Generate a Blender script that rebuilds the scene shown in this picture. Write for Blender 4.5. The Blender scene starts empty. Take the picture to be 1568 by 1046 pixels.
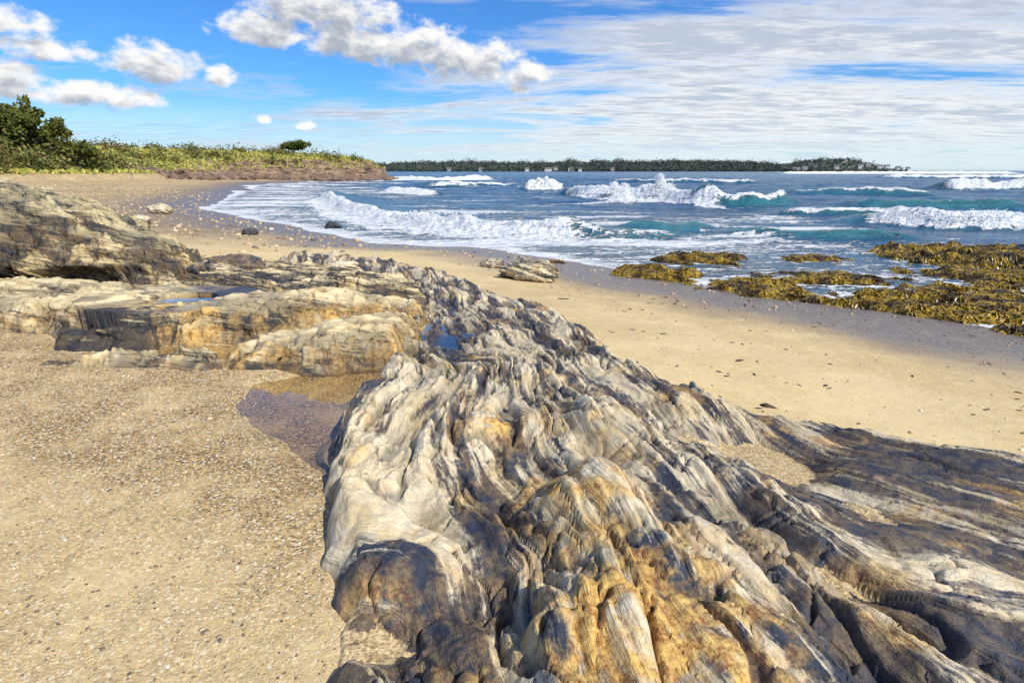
import bpy, math, time, numpy as np
from mathutils import Vector
T0=time.time()
rng=np.random.default_rng(7)
scene=bpy.context.scene
SEA=-0.75
# ---------------------------------------------------------------- noise
def hsh(xi,yi,seed):
    h=(xi*np.uint32(374761393)+yi*np.uint32(668265263)+np.uint32((seed*974634777)&0xffffffff))
    h=(h^(h>>np.uint32(13)))*np.uint32(1274126177)
    return h^(h>>np.uint32(16))
GT=np.arange(256)/256*2*np.pi; GC=np.cos(GT).astype(np.float32); GS=np.sin(GT).astype(np.float32)
def perlin(x,y,seed=0):
    x=np.asarray(x,dtype=np.float32)+np.float32(0); y=np.asarray(y,dtype=np.float32)+x*0; x=x+y*0
    fx=np.floor(x); fy=np.floor(y)
    xi=fx.astype(np.int32).view(np.uint32) if fx.ndim else fx.astype(np.int32).astype(np.uint32)
    yi=fy.astype(np.int32).view(np.uint32) if fy.ndim else fy.astype(np.int32).astype(np.uint32)
    xf=x-fx; yf=y-fy; one=np.uint32(1)
    def g(ix,iy,dx,dy):
        a=hsh(ix,iy,seed)&np.uint32(255); return GC[a]*dx+GS[a]*dy
    u=xf*xf*xf*(xf*(xf*6-15)+10); v=yf*yf*yf*(yf*(yf*6-15)+10)
    a=g(xi,yi,xf,yf); b=g(xi+one,yi,xf-1,yf); c=g(xi,yi+one,xf,yf-1); d=g(xi+one,yi+one,xf-1,yf-1)
    a=a+(b-a)*u; c=c+(d-c)*u
    return 1.5*(a+(c-a)*v)
def fbm(x,y,o=4,seed=0,gain=.5):
    s=0;a=1;t=0
    for i in range(o):
        s=s+a*perlin(x*2**i+i*17.3,y*2**i-i*9.1,seed+i); t+=a; a*=gain
    return s/t
def facets(u,v,seed,tilt=.7,cut=1.6,r0=.30):
    """overlapping randomly tilted plates, sharp creases"""
    u=u.astype(np.float32); v=v.astype(np.float32); fu=np.floor(u); fv=np.floor(v); best=np.full(u.shape,-9,np.float32)
    for i in (-1,0,1):
        for j in (-1,0,1):
            cu=(fu+i).astype(np.int32).view(np.uint32); cv=(fv+j).astype(np.int32).view(np.uint32)
            h=hsh(cu,cv,seed); a=(h&np.uint32(255))/np.float32(255); b=((h>>np.uint32(8))&np.uint32(255))/np.float32(255); c=((h>>np.uint32(16))&np.uint32(255))/np.float32(255); d=((h>>np.uint32(24))&np.uint32(255))/np.float32(255)
            du=u-(fu+i+a); dv=v-(fv+j+b)
            val=.7*c+tilt*(2*d-1)*du+tilt*(a-b)*dv-cut*np.maximum(0,np.maximum(np.abs(du),np.abs(dv))-r0)
            best=np.maximum(best,val)
    return best-.55
def h1(i,seed=0):
    i=np.asarray(i).astype(np.int64)
    h=(i*374761393+seed*668265263)&0xffffffff
    h=((h^(h>>13))*1274126177)&0xffffffff
    return ((h^(h>>16))&0xffff)/65535.0
def ss(a,b,x):
    t=np.clip((x-a)/(b-a),0,1); return t*t*(3-2*t)
def sdist(poly,x,y):
    x=np.asarray(x,dtype=np.float32); y=np.asarray(y,dtype=np.float32)
    d=np.full(x.shape,1e18,np.float32); ins=np.zeros(x.shape,bool); n=len(poly)
    for i in range(n):
        ax,ay=poly[i]; bx,by=poly[(i+1)%n]
        ex,ey=bx-ax,by-ay; wx,wy=x-np.float32(ax),y-np.float32(ay)
        t=np.clip((wx*ex+wy*ey)/(ex*ex+ey*ey+1e-12),0,1)
        d=np.minimum(d,(wx-ex*t)**2+(wy-ey*t)**2)
        if abs(by-ay)>1e-9:
            c=((ay>y)!=(by>y))&(x<(bx-ax)*(y-ay)/(by-ay)+ax); ins^=c
    d=np.sqrt(d); return np.where(ins,d,-d)
def blob(x,y,cx,cy,rx,ry,rot=0):
    c,s=math.cos(rot),math.sin(rot); dx=x-cx; dy=y-cy
    return np.exp(-(((dx*c+dy*s)/rx)**2+((-dx*s+dy*c)/ry)**2))
def idw(x,y,pts,e=.03):
    num=0;den=0; x=x.astype(np.float32); y=y.astype(np.float32)
    for a,b,h in pts:
        q=(x-a)**2+(y-b)**2+e; w=1/(q*np.sqrt(q)); num=num+w*h; den=den+w
    return num/den
def saw(w,k=.82):
    f=w-np.floor(w); return np.where(f<k,f/k,(1-f)/(1-k))
# ---------------------------------------------------------------- mesh helpers
def mesh_obj(name,V,F,mat,smooth=True,attrs=None,parent=None,vattrs=None):
    me=bpy.data.meshes.new(name)
    V=np.ascontiguousarray(V,dtype=np.float32); F=np.ascontiguousarray(F,dtype=np.int32)
    n,k=F.shape
    me.vertices.add(len(V)); me.vertices.foreach_set("co",V.ravel())
    me.loops.add(n*k); me.loops.foreach_set("vertex_index",F.ravel())
    me.polygons.add(n); me.polygons.foreach_set("loop_start",np.arange(0,n*k,k,dtype=np.int32))
    me.update(calc_edges=True)
    me.polygons.foreach_set("use_smooth",np.full(n,bool(smooth)))
    for kx,a in (attrs or {}).items():
        at=me.attributes.new(kx,'FLOAT','POINT'); at.data.foreach_set("value",np.ascontiguousarray(a,dtype=np.float32).ravel())
    for kx,a in (vattrs or {}).items():
        at=me.attributes.new(kx,'FLOAT_VECTOR','POINT'); at.data.foreach_set("vector",np.ascontiguousarray(a,dtype=np.float32).ravel())
    me.materials.append(mat)
    ob=bpy.data.objects.new(name,me); scene.collection.objects.link(ob)
    if parent: ob.parent=parent
    return ob
def gridfaces(ny,nx,keep=None):
    i=np.arange(ny*nx).reshape(ny,nx)
    F=np.stack([i[:-1,:-1],i[:-1,1:],i[1:,1:],i[1:,:-1]],-1).reshape(-1,4)
    if keep is not None:
        k=keep.reshape(ny,nx); kk=(k[:-1,:-1]|k[:-1,1:]|k[1:,1:]|k[1:,:-1]).ravel(); F=F[kk]
    return F
def compact(V,F,*arrs):
    used=np.unique(F); m=np.full(len(V),-1); m[used]=np.arange(len(used))
    return (V[used],m[F])+tuple(a[used] for a in arrs)
def icos(sub=1):
    import bmesh
    bm=bmesh.new(); bmesh.ops.create_icosphere(bm,subdivisions=sub,radius=1)
    v=np.array([q.co[:] for q in bm.verts]); f=np.array([[q.index for q in p.verts] for p in bm.faces]); bm.free(); return v,f
def scatter_blobs(P,R,sub=1,jit=.25,squash=(1,1,.6)):
    v0,f0=icos(sub); n=len(P); nv=len(v0)
    ang=rng.uniform(0,2*np.pi,n); sc=R[:,None]*np.array(squash)[None]*rng.uniform(.7,1.3,(n,3))
    vv=v0[None]*(1+jit*rng.uniform(-1,1,(n,nv,1)))*sc[:,None]
    c,s=np.cos(ang)[:,None],np.sin(ang)[:,None]
    X=vv[...,0]*c-vv[...,1]*s; Y=vv[...,0]*s+vv[...,1]*c
    vv=np.stack([X,Y,vv[...,2]],-1)+P[:,None]
    return vv.reshape(-1,3),(f0[None]+np.arange(n)[:,None,None]*nv).reshape(-1,3)
def leaf_quads(P,size,up=.3):
    n=len(P); a=rng.normal(size=(n,3)); a/=np.linalg.norm(a,axis=1)[:,None]
    b=rng.normal(size=(n,3)); b[:,2]+=up; b=np.cross(a,b); b/=np.linalg.norm(b,axis=1)[:,None]
    s=size*rng.uniform(.6,1.3,n)
    a=a*s[:,None]; b=b*(s*.7)[:,None]
    V=np.stack([P-a,P-b,P+a,P+b],1).reshape(-1,3)
    return V,np.arange(4*n).reshape(n,4)
# ---------------------------------------------------------------- node helper
class NT:
    def __init__(s,tree): s.t=tree; s.n=tree.nodes; s.l=tree.links
    def new(s,typ,ins=None,**kw):
        nd=s.n.new(typ)
        for k,v in kw.items(): setattr(nd,k,v)
        for k,v in (ins or {}).items(): s.set(nd.inputs[k],v)
        return nd
    def set(s,sock,v):
        if isinstance(v,bpy.types.NodeSocket): s.l.new(v,sock)
        else:
            if isinstance(v,(tuple,list)) and len(v)==3 and sock.type=='RGBA': v=(*v,1)
            sock.default_value=v
    def m(s,op,a,b=0.0,c=0.0,clamp=False):
        nd=s.n.new('ShaderNodeMath'); nd.operation=op; nd.use_clamp=clamp
        s.set(nd.inputs[0],a); s.set(nd.inputs[1],b); s.set(nd.inputs[2],c); return nd.outputs[0]
    def mr(s,x,a,b,c=0.0,d=1.0,smooth=True):
        nd=s.n.new('ShaderNodeMapRange'); nd.interpolation_type='SMOOTHSTEP' if smooth else 'LINEAR'
        for i,v in enumerate((x,a,b,c,d)): s.set(nd.inputs[i],v)
        return nd.outputs[0]
    def mix(s,f,a,b,mode='MIX'):
        nd=s.n.new('ShaderNodeMix'); nd.data_type='RGBA'; nd.blend_type=mode
        s.set(nd.inputs[0],f); s.set(nd.inputs[6],a); s.set(nd.inputs[7],b); return nd.outputs[2]
    def noise(s,vec,scale,detail=4,rough=.55,dist=0.0,out=0):
        nd=s.n.new('ShaderNodeTexNoise'); s.set(nd.inputs['Vector'],vec); s.set(nd.inputs['Scale'],scale)
        s.set(nd.inputs['Detail'],detail); s.set(nd.inputs['Roughness'],rough); s.set(nd.inputs['Distortion'],dist); return nd.outputs[out]
    def vor(s,vec,scale,out='Distance',feature='F1'):
        nd=s.n.new('ShaderNodeTexVoronoi'); nd.feature=feature; s.set(nd.inputs['Vector'],vec); s.set(nd.inputs['Scale'],scale); return nd.outputs[out]
    def attr(s,name,out='Fac'):
        nd=s.n.new('ShaderNodeAttribute'); nd.attribute_name=name; return nd.outputs[out]
    def vmul(s,v,w):
        nd=s.n.new('ShaderNodeVectorMath'); nd.operation='MULTIPLY'; s.set(nd.inputs[0],v); s.set(nd.inputs[1],w); return nd.outputs[0]
    def bump(s,h,strength,dist,normal=None):
        nd=s.n.new('ShaderNodeBump'); s.set(nd.inputs['Height'],h); nd.inputs['Strength'].default_value=strength; nd.inputs['Distance'].default_value=dist
        if normal: s.l.new(normal,nd.inputs['Normal'])
        return nd.outputs[0]
def material(name):
    m=bpy.data.materials.new(name); m.use_nodes=True; nt=NT(m.node_tree)
    b=m.node_tree.nodes['Principled BSDF']
    return m,nt,b
def pos(nt): return nt.n.new('ShaderNodeNewGeometry').outputs['Position']
# ---------------------------------------------------------------- materials
def mat_sand():
    m,n,b=material("sand"); P=pos(n)
    wet=n.attr('wet'); grav=n.attr('gravel'); veg=n.attr('veg'); red=n.attr('redrock')
    big=n.noise(P,.8,4,.6); med=n.noise(P,9,3,.6); fine=n.noise(P,170,2,.7)
    nd=n.new('ShaderNodeTexVoronoi',{'Vector':P,'Scale':95}); sep=n.new('ShaderNodeSeparateColor',{0:nd.outputs['Color']}).outputs; cd=nd.outputs['Distance']
    nd=n.new('ShaderNodeTexVoronoi',{'Vector':P,'Scale':30}); sep2=n.new('ShaderNodeSeparateColor',{0:nd.outputs['Color']}).outputs; cd2=nd.outputs['Distance']
    dry=n.mix(n.mr(big,.35,.65),(.78,.61,.32),(.67,.51,.245))
    dry=n.mix(n.m('MULTIPLY',n.mr(med,.4,.7),.4),dry,(.84,.70,.42))
    g=n.mix(n.mr(sep[0],.0,1.0,smooth=False),(.12,.072,.03),(.74,.52,.23))
    g=n.mix(n.mr(sep[1],.90,.93),g,(.86,.79,.63)); g=n.mix(n.mr(sep[2],.88,.93),g,(.07,.06,.06))
    gf=n.m('MULTIPLY',grav,n.mr(n.noise(P,2.2,3,.6),.25,.6,.30,1.0))
    col=n.mix(gf,dry,g)
    col=n.mix(n.m('MULTIPLY',n.mr(fine,.35,.70),.36),col,(.32,.21,.09))
    st=n.m('MULTIPLY',n.m('GREATER_THAN',sep2[0],.93),n.m('LESS_THAN',cd2,.26)); st=n.m('MULTIPLY',st,n.m('MINIMUM',n.m('ADD',grav,.10),1.0))
    col=n.mix(st,col,n.mix(sep2[1],(.22,.2,.19),(.75,.68,.56)))
    wc=n.mix(n.mr(sep[1],.0,1.0,smooth=False),(.06,.05,.05),(.27,.225,.20))
    col=n.mix(n.m('MULTIPLY',wet,n.mr(med,.25,.6,.75,1.0)),col,wc)
    vg=n.mix(n.mr(n.noise(P,.25,4,.65),.4,.62),(.10,.13,.03),(.27,.25,.07)); vg=n.mix(n.mr(big,.5,.66),vg,(.16,.09,.05))
    col=n.mix(veg,col,vg)
    rr=n.mix(n.mr(n.noise(n.vmul(P,(.3,.3,2.0)),1.2,5,.7),.35,.65),(.045,.03,.022),(.33,.22,.14))
    col=n.mix(red,col,rr)
    n.set(b.inputs['Base Color'],col)
    n.set(b.inputs['Roughness'],n.mr(wet,.3,1.0,.9,.33))
    n.set(b.inputs['Specular IOR Level'],.35)
    h=n.m('ADD',n.m('MULTIPLY',n.m('MULTIPLY',cd,-.8),gf),n.m('ADD',n.m('MULTIPLY',fine,.45),n.m('MULTIPLY',med,1.3)))
    h=n.m('ADD',h,n.m('MULTIPLY',st,.5))
    n.set(b.inputs['Normal'],n.bump(h,.8,.013)); return m
def mat_rock(name,darkc=(.032,.043,.066),midc=(.21,.20,.18),palec=(.76,.66,.46),olive=(.42,.34,.15),sc1=(8.5,1.0,2.5),sc2=(48,3.4,12)):
    m,n,b=material(name); P=pos(n); sc=n.attr('sc','Vector')
    pale=n.attr('pale'); och=n.attr('ochre'); sandm=n.attr('sandm'); wet=n.attr('wet')  # wet also carries the cavity darkening painted into crevices
    s1=n.noise(n.vmul(sc,sc1),1.0,6,.68,.35)
    s2=n.noise(n.vmul(sc,sc2),1.0,4,.7,.2)
    iso=n.noise(P,26,5,.78); blot=n.noise(P,4.5,4,.65)
    f=n.m('ADD',n.m('MULTIPLY',s1,.62),n.m('MULTIPLY',s2,.38))
    f=n.m('ADD',f,n.m('MULTIPLY',n.m('SUBTRACT',pale,.5),.30))
    f=n.m('ADD',f,n.m('MULTIPLY',n.m('SUBTRACT',iso,.5),.30))
    a=n.mr(f,.446,.476); c=n.mr(f,.484,.538)
    col=n.mix(a,darkc,midc); col=n.mix(c,col,palec)
    col=n.mix(n.m('MULTIPLY',n.mr(blot,.48,.64),n.m('MULTIPLY',a,.55)),col,olive)
    col=n.mix(n.m('MULTIPLY',n.mr(iso,.52,.60),.38),col,n.mix(.55,col,darkc))
    col=n.mix(n.m('MULTIPLY',n.mr(s2,.50,.40),.40),col,n.mix(.6,col,darkc))
    of=n.m('MULTIPLY',och,n.mr(n.noise(P,7,4,.65,.6),.36,.60))
    col=n.mix(n.m('MULTIPLY',of,.88),col,n.mix(n.mr(iso,.35,.6),(.36,.15,.035),(.82,.54,.16)))
    wf=n.m('MULTIPLY',wet,.7)
    col=n.mix(wf,col,n.mix(.5,darkc,(.02,.03,.05)))
    cell=n.new('ShaderNodeSeparateColor',{0:n.vor(P,95,'Color')}).outputs[0]
    sd=n.mix(cell,(.30,.20,.09),(.80,.62,.33))
    sf=n.mr(n.m('ADD',sandm,n.m('MULTIPLY',n.m('SUBTRACT',iso,.5),1.6)),.42,.58)
    col=n.mix(sf,col,sd)
    n.set(b.inputs['Base Color'],col)
    n.set(b.inputs['Roughness'],n.mr(wet,0.0,1.0,.66,.16)); n.set(b.inputs['Specular IOR Level'],.45)
    h=n.m('ADD',n.m('MULTIPLY',s2,.8),n.m('MULTIPLY',iso,.6))
    n.set(b.inputs['Normal'],n.bump(h,1.0,.024)); return m
def mat_sea():
    m,n,b=material("sea_water"); P=pos(n); foam=n.attr('foam'); face=n.attr('face'); shal=n.attr('shallow')
    w2=n.noise(n.vmul(P,(.12,.4,1)),1.0,4,.6)
    col=n.mix(n.mr(w2,.35,.65),(.004,.055,.14),(.012,.11,.225))
    col=n.mix(face,col,(.035,.19,.19)); col=n.mix(n.m('MULTIPLY',shal,.6),col,(.15,.21,.24))
    n1=n.noise(n.vmul(P,(.40,1.2,1)),1.0,6,.68,.7); n2=n.noise(n.vmul(P,(2.2,4.0,2)),1.0,5,.72)
    vn=n.m('ABSOLUTE',n.m('SUBTRACT',n.noise(n.vmul(P,(1.1,2.0,1)),1.0,3,.6,1.2),.5)); lace=n.mr(vn,.0,.10,1.0,0.0)
    g=n.m('ADD',n.m('MULTIPLY',n1,.5),n.m('ADD',n.m('MULTIPLY',n2,.35),n.m('MULTIPLY',lace,.13)))
    thr=n.mr(foam,0.0,1.0,.78,.22,smooth=False)
    ff=n.mr(n.m('SUBTRACT',g,thr),-.03,.06)
    fd=n.mix(n.mr(n2,.35,.6),(.62,.70,.74),(.93,.94,.93))
    col=n.mix(ff,col,fd); n.set(b.inputs['Base Color'],col)
    n.set(b.inputs['Roughness'],n.mr(ff,0.0,1.0,.2,.85)); b.inputs['IOR'].default_value=1.33
    n.set(b.inputs['Specular IOR Level'],n.mr(ff,0.0,1.0,.36,.1))
    w=n.noise(n.vmul(P,(.8,1.8,1)),1.3,5,.66,.4)
    nb=n.bump(w2,.9,1.3); nb=n.bump(n.m('ADD',w,n.m('MULTIPLY',ff,n.m('ADD',.25,n.m('MULTIPLY',n2,.8)))),.95,.34,nb)
    n.set(b.inputs['Normal'],nb); return m
def mat_pool():
    m,n,b=material("pool_water"); P=pos(n); out=m.node_tree.nodes['Material Output']
    nb=n.bump(n.noise(P,9,3,.5),.15,.01)
    gl=n.new('ShaderNodeBsdfGlossy',{'Color':(1,.97,.9,1),'Roughness':.04,'Normal':nb}).outputs[0]
    tr=n.new('ShaderNodeBsdfTransparent',{'Color':(.90,.86,.77,1)}).outputs[0]
    fr=n.new('ShaderNodeFresnel',{'IOR':1.33,'Normal':nb}).outputs[0]
    f=n.m('MULTIPLY_ADD',fr,1.9,.03,clamp=True)
    n.set(out.inputs['Surface'],n.new('ShaderNodeMixShader',{0:f,1:tr,2:gl}).outputs[0]); return m
def mat_leaf(name,a,b2,c=None,rough=.7):
    m,n,b=material(name); g=n.n.new('ShaderNodeNewGeometry'); r=g.outputs['Random Per Island']
    col=n.mix(r,a,b2)
    if c: 
        big=n.noise(g.outputs['Position'],.22,2,.6)
        col=n.mix(n.mr(big,.47,.6),col,n.mix(r,c,b2))
    n.set(b.inputs['Base Color'],col); b.inputs['Roughness'].default_value=rough; b.inputs['Specular IOR Level'].default_value=.2
    return m
def mat_plain(name,c1,c2,scale,rough=.8,bump=.3,dist=.02):
    m,n,b=material(name); P=pos(n); f=n.noise(P,scale,5,.65)
    n.set(b.inputs['Base Color'],n.mix(n.mr(f,.3,.7),c1,c2)); b.inputs['Roughness'].default_value=rough
    n.set(b.inputs['Normal'],n.bump(f,bump,dist)); return m
# ---------------------------------------------------------------- terrain definition
SHORE=[(-27.7,57.4),(-20.3,37.5),(-13.5,29.5),(-9.6,25.5),(-5,19.5),(-3.1,18.6),(-.9,18.0),(1.3,15.6),(2.6,14.1),(3.9,12.2),(5.0,11.0),(6.6,9.6),(7.6,8.1),(9,7.4),(13,6),(30,0),(80,-20),(400,-200)]
LAND=SHORE+[(400,-900),(-900,-900),(-900,500),(-150,330),(-75,230),(-45,190),(-33,172),(-35,155),(-41,130),(-45,104)]
VEG=[(-39,178),(-38,168),(-44,156),(-52,140),(-60,124),(-60,106),(-56,92),(-50,70),(-46,54),(-50,30),(-70,0),(-900,-300),(-900,480),(-150,300),(-75,215)]
POOL=[(-2.05,4.2),(-1.6,4.42),(-1.0,4.6),(-.85,4.1),(-.9,3.33),(-.92,2.66),(-1.16,2.92),(-1.38,3.2),(-1.7,3.42),(-1.95,3.75)]
def ground_z(x,y):
    x=np.asarray(x,dtype=np.float32); y=np.asarray(y,dtype=np.float32)
    d=sdist(LAND,x,y); d=d+fbm(x/5,y/5,3,3)*.35*ss(0,3,np.abs(d)+1)
    beach=SEA+.085*d
    beach=np.where(d<0,SEA+np.maximum(.07*d,-2.5),beach)
    cap=.02+1.5*ss(5,32,-x)
    k=.15; h=np.clip(.5+.5*(cap-beach)/k,0,1); z=cap*(1-h)+beach*h-k*h*(1-h)
    v=sdist(VEG,x,y); v=v+fbm(x/9,y/9,3,5)*2.5
    hill=1.3+ (4.6+.6*fbm(x/30,y/30,3,8))*ss(0,22,v)+1.2*ss(20,60,v)
    tip=ss(105,140,y)
    hill=hill+tip*(2.6*ss(-1,3,v))*(1-ss(3,22,v))
    z=np.where(v>-2,np.maximum(z,np.where(v>0,hill,z+ (1.3+tip*1.2-z)*ss(-2,0,v))),z)
    p=sdist(POOL,x,y)+.06*fbm(x/.3,y/.3,3,4)
    z=z-.075*ss(-.12,.12,p)
    z=z-.05*blob(x,y,-3.0,5.0,.7,.22)
    z=z+.018*fbm(x/1.1,y/.8,4,6)+.006*fbm(x/.2,y/.2,3,9)*ss(30,5,y)
    return z,d,v
def fan(apex,r0,r1,nr,a0,a1,na):
    r=r0*(r1/r0)**np.linspace(0,1,nr); a=np.radians(np.linspace(a0,a1,na))
    R,A=np.meshgrid(r,a,indexing='ij'); return (apex[0]+R*np.sin(A)).astype(np.float32),(apex[1]+R*np.cos(A)).astype(np.float32),R.astype(np.float32)
X,Y,R=fan((0,-6),3,9000,850,-78,78,700)
Z,D,VG=ground_z(X,Y)
wetn=fbm(X/3,Y/3,4,31)
wet=ss(4.4,1.4,D+1.5*wetn)*ss(-400,0,Y)
leftbeach=ss(3,12,-X)*ss(12,20,Y)
wet=np.clip(np.maximum(wet,.8*leftbeach*ss(9,2,D+2*wetn)),0,1)
wet=np.maximum(wet,.5*leftbeach*ss(.1,.4,fbm(X/6,Y/2,3,32)))
wet=np.maximum(wet,.12*ss(-.30,-.02,sdist(POOL,X,Y)+.1*fbm(X/.3,Y/.3,3,12)))
nearleft=ss(-.3,-1.2,X)*ss(9,6,Y)
grav=np.clip(1.1*nearleft*(.40+.9*ss(1.4,2.2,Y+.6*X+.3+.5*fbm(X,Y,3,14)))+.95*leftbeach+.3*ss(2,6,X)+.5*blob(X,Y,3.5,9.5,5,3)+.10,0,1)
veg=ss(-1,1.5,VG)*(1-ss(100,130,Y)*(1-ss(2,7,VG+2*fbm(X/4,Y/4,3,2))))
red=ss(100,125,Y)*ss(-7,-2,VG)*(1-veg)*(X<0)
mesh_obj("sandy_beach_ground",np.stack([X,Y,Z],-1).reshape(-1,3),gridfaces(*X.shape),mat_sand(),attrs=dict(wet=wet*(1-veg),gravel=grav,veg=veg,redrock=red))
print("ground",time.time()-T0)
# ---------------------------------------------------------------- central outcrop
OUT=[(-.45,.3),(-.63,1.46),(-.756,1.9),(-.99,2.69),(-1.11,3.33),(-1.1,4.01),(-1.0,4.61),(-.93,5.4),(-.98,7.0),(-1.39,8.3),(-2.04,9.5),(-4.7,11.4),(-4.4,12.0),(-2.6,11.3),(-.91,9.33),(-.23,8.07),(.32,7.45),(.66,6.45),(.91,5.13),(1.15,4.33),(1.51,3.83),(1.98,3.6),(2.5,3.31),(2.96,2.91),(3.9,2.4),(5.2,1.2),(5,-.5),(2,-1),(-.3,-1)]
CT=[(-.85,2.6,.15),(-.95,3.4,.15),(-.55,3.4,.21),(-.3,2.9,.2),(-.95,4.2,.10),(-.07,2.3,.06),(-.12,1.7,.02),(-.4,1.6,.02),(-.6,1.1,.02),(-.5,2.2,.09),(.3,2.1,.36),(.35,1.5,.38),(.3,.9,.34),(.45,2.9,.30),(.2,3.6,.17),(.4,4.4,.09),(0,5.2,.05),(-.5,5.4,-.02),(-.6,6.5,.0),(-.7,4.9,-.02),(.8,2.6,.22),(.95,1.8,.28),(1.0,3.4,.07),(1.3,2.2,.18),(1.5,1.3,.27),(1.9,1.3,.22),(1.55,1.8,.20),(1.55,2.98,-.14),(2.0,2.7,.10),(2.6,2.6,.12),(2.3,3.2,.03),(1.72,2.45,-.02),(2.12,1.98,.0),(2.4,2.2,.10),(2.6,1.4,.12),(2.5,1.75,.0),(3.4,2.0,.1),(-1,8,.05),(-.4,7.6,.0),(-2,10,.05),(-4,11.6,.05),(.7,5.2,.03),(.3,6.6,.03),(4,1.5,0),(2.1,1.0,.15)]
ys=[-.2]
while ys[-1]<12.2: ys.append(ys[-1]+max(.0090,.0090*(ys[-1]/2.2)))
ys=np.array(ys)
xs=np.concatenate([np.arange(-5,-1.4,.03),np.arange(-1.4,2.6,.0090),np.arange(2.6,5.2,.018)])
X,Y=np.meshgrid(xs.astype(np.float32),ys.astype(np.float32))
sd=sdist(OUT,X,Y)+.10*fbm(X/.45,Y/.45,4,20)+.05*facets(X/.2,Y/.2,19)
E=idw(X,Y,CT)
kk=-.30+.57*ss(-.7,.3,X+.35*(3.2-Y))+.55*ss(1.2,2.4,X); kk=np.where(Y>3.5,kk+(.25-kk)*ss(3.5,5,Y),kk)
U=X+kk*(Y-3)+.13*fbm(X/.9,Y/1.1,3,21)+.030*fbm(X/.25,Y/.35,3,22)
w1=U/.27+.35*fbm(X/.5,Y/1.2,2,23); L1=np.floor(w1)
w2=U/.085+.3*fbm(X/.3,Y/.6,2,24); L2=np.floor(w2)
slabz=ss(1.35,1.8,X)*ss(1.2,2.0,Y)
damp=1-.45*slabz
st=.055*(.35+1.1*h1(L1,3))*(saw(w1,.7)-.5)*(.5+.8*ss(-.4,.4,fbm(U/.4,Y/.9,3,25)))
st=st+.016*(.3+1.2*h1(L2,5))*(saw(w2,.7)-.5)
f1=facets(U/.27,Y/.80,40,.8,1.4); f2=facets(U/.095,Y/.32,41,.8,1.3); f3=facets(U/.032,Y/.12,42,.8,1.2)
f4=facets(X/.5+.3*U,Y/.5,43,.7,1.7); f5=facets(X/.17+Y*1.2,Y/.15-X*1.5,44,.9,1.5); f6=facets(X/.06+Y*3,Y/.06-X*2,45,.9,1.5)
c1=np.abs(fbm(U/.42,Y/1.5,3,46)); c2=np.abs(fbm(X/.7+.4*Y,Y/.45,3,47)); c3=np.abs(fbm(U/.2,Y/.9,3,48))
cleft=np.maximum(np.maximum(ss(.050,.0,c1),.8*ss(.028,.0,c2)),.5*ss(.035,.0,c3))
st=st+.080*f1+.032*f2+.013*f3+.085*f4*(1-slabz)+.024*f5*(1-.5*slabz)+.009*f6+.004*fbm(X/.035,Y/.05,2,29)+.080-.055*cleft*(1-.4*slabz)
far=1-.30*ss(4.5,7,Y)
env=ss(-.02,.13,sd)
rock=(E+.015)*env+st*damp*far*(.45+.55*env)-.22*(1-ss(-.12,.04,sd))
gz=-.0-.13*ss(.6,1.6,X)*ss(1.5,3,Y)-.16*ss(4,8,Y)
rock=rock+gz*.6
g0,_,_=ground_z(X,Y)
F=(E)*env*.84+gz*.6-.040+.045*fbm(X/.5,Y/.6,3,33)+.012*fbm(X/.06,Y/.06,3,34)-.06*ss(.35,.0,np.abs(X+.55))*ss(2.3,2.6,Y)
F=F+.02*ss(.9,1.5,X)+.045*blob(X,Y,1.95,2.15,.1,.6,.55)+.045*blob(X,Y,-.3,1.80,.3,.35)
F=np.maximum(F,gz+.11*blob(X,Y,1.55,2.98,.26,.28)-.04)
F=np.maximum(F,g0-.05+.065*ss(-.02,.06,sd)-.5*blob(X,Y,-.62,5.35,.4,.9))
sandm=ss(-.012,.010,F-rock); Zr=np.maximum(rock,F-.004)
Zr=np.where(sd<-.08,rock,Zr); sandm=sandm*ss(-.08,.02,sd)
Zr=np.where(sd<-.15,np.minimum(Zr,g0-.06),Zr)
lay=fbm(U/.06,Y/.9,4,35)
reg=fbm(U/.20,Y/.9,3,36)
pale=.46+.42*blob(X,Y,-.62,3.2,.42,1.0)+.40*blob(X,Y,-.75,2.5,.3,.45)+.85*blob(X,Y,.48,2.85,.2,.4)+.30*blob(X,Y,.45,1.6,.45,.8)+.22*blob(X,Y,.1,3.9,.4,.8)+.08*blob(X,Y,.0,5.6,.9,1.6)+.08*blob(X,Y,-1,8,1.2,1.8)+.20*blob(X,Y,1.1,2.4,.4,.8)
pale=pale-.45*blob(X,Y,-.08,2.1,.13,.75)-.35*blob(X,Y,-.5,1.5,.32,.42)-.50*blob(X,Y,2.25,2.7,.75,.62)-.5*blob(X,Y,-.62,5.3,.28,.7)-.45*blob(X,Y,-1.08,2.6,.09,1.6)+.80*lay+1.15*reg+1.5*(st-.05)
pale=pale-.15*blob(X,Y,2.4,1.3,.6,.6)+.7*blob(X,Y,2.95,2.95,.9,.07,-.5)+.45*blob(X,Y,2.4,2.0,1.2,.07,-.75)
ochre=1.0*blob(X,Y,.42,1.3,.40,.50)+.6*blob(X,Y,.3,2.0,.25,.35)+.4*blob(X,Y,0,2.9,.3,.3)+.22+.55*ss(.08,.38,fbm(U/.3,Y/.5,3,37))
wet_cavity_dark=.95*blob(X,Y,-.62,5.3,.25,.8)+.40*blob(X,Y,2.3,2.75,.7,.5)+.5*blob(X,Y,-.45,1.5,.35,.4)*ss(.07,.01,st)+.5*ss(.09,.0,sd)*ss(6,2,Y)*(X<0)*ss(1.5,2.2,Y)+.5*ss(.03,-.02,st)
wet_cavity_dark=np.clip(wet_cavity_dark-.3*ss(.06,.10,st),0,1)
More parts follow.
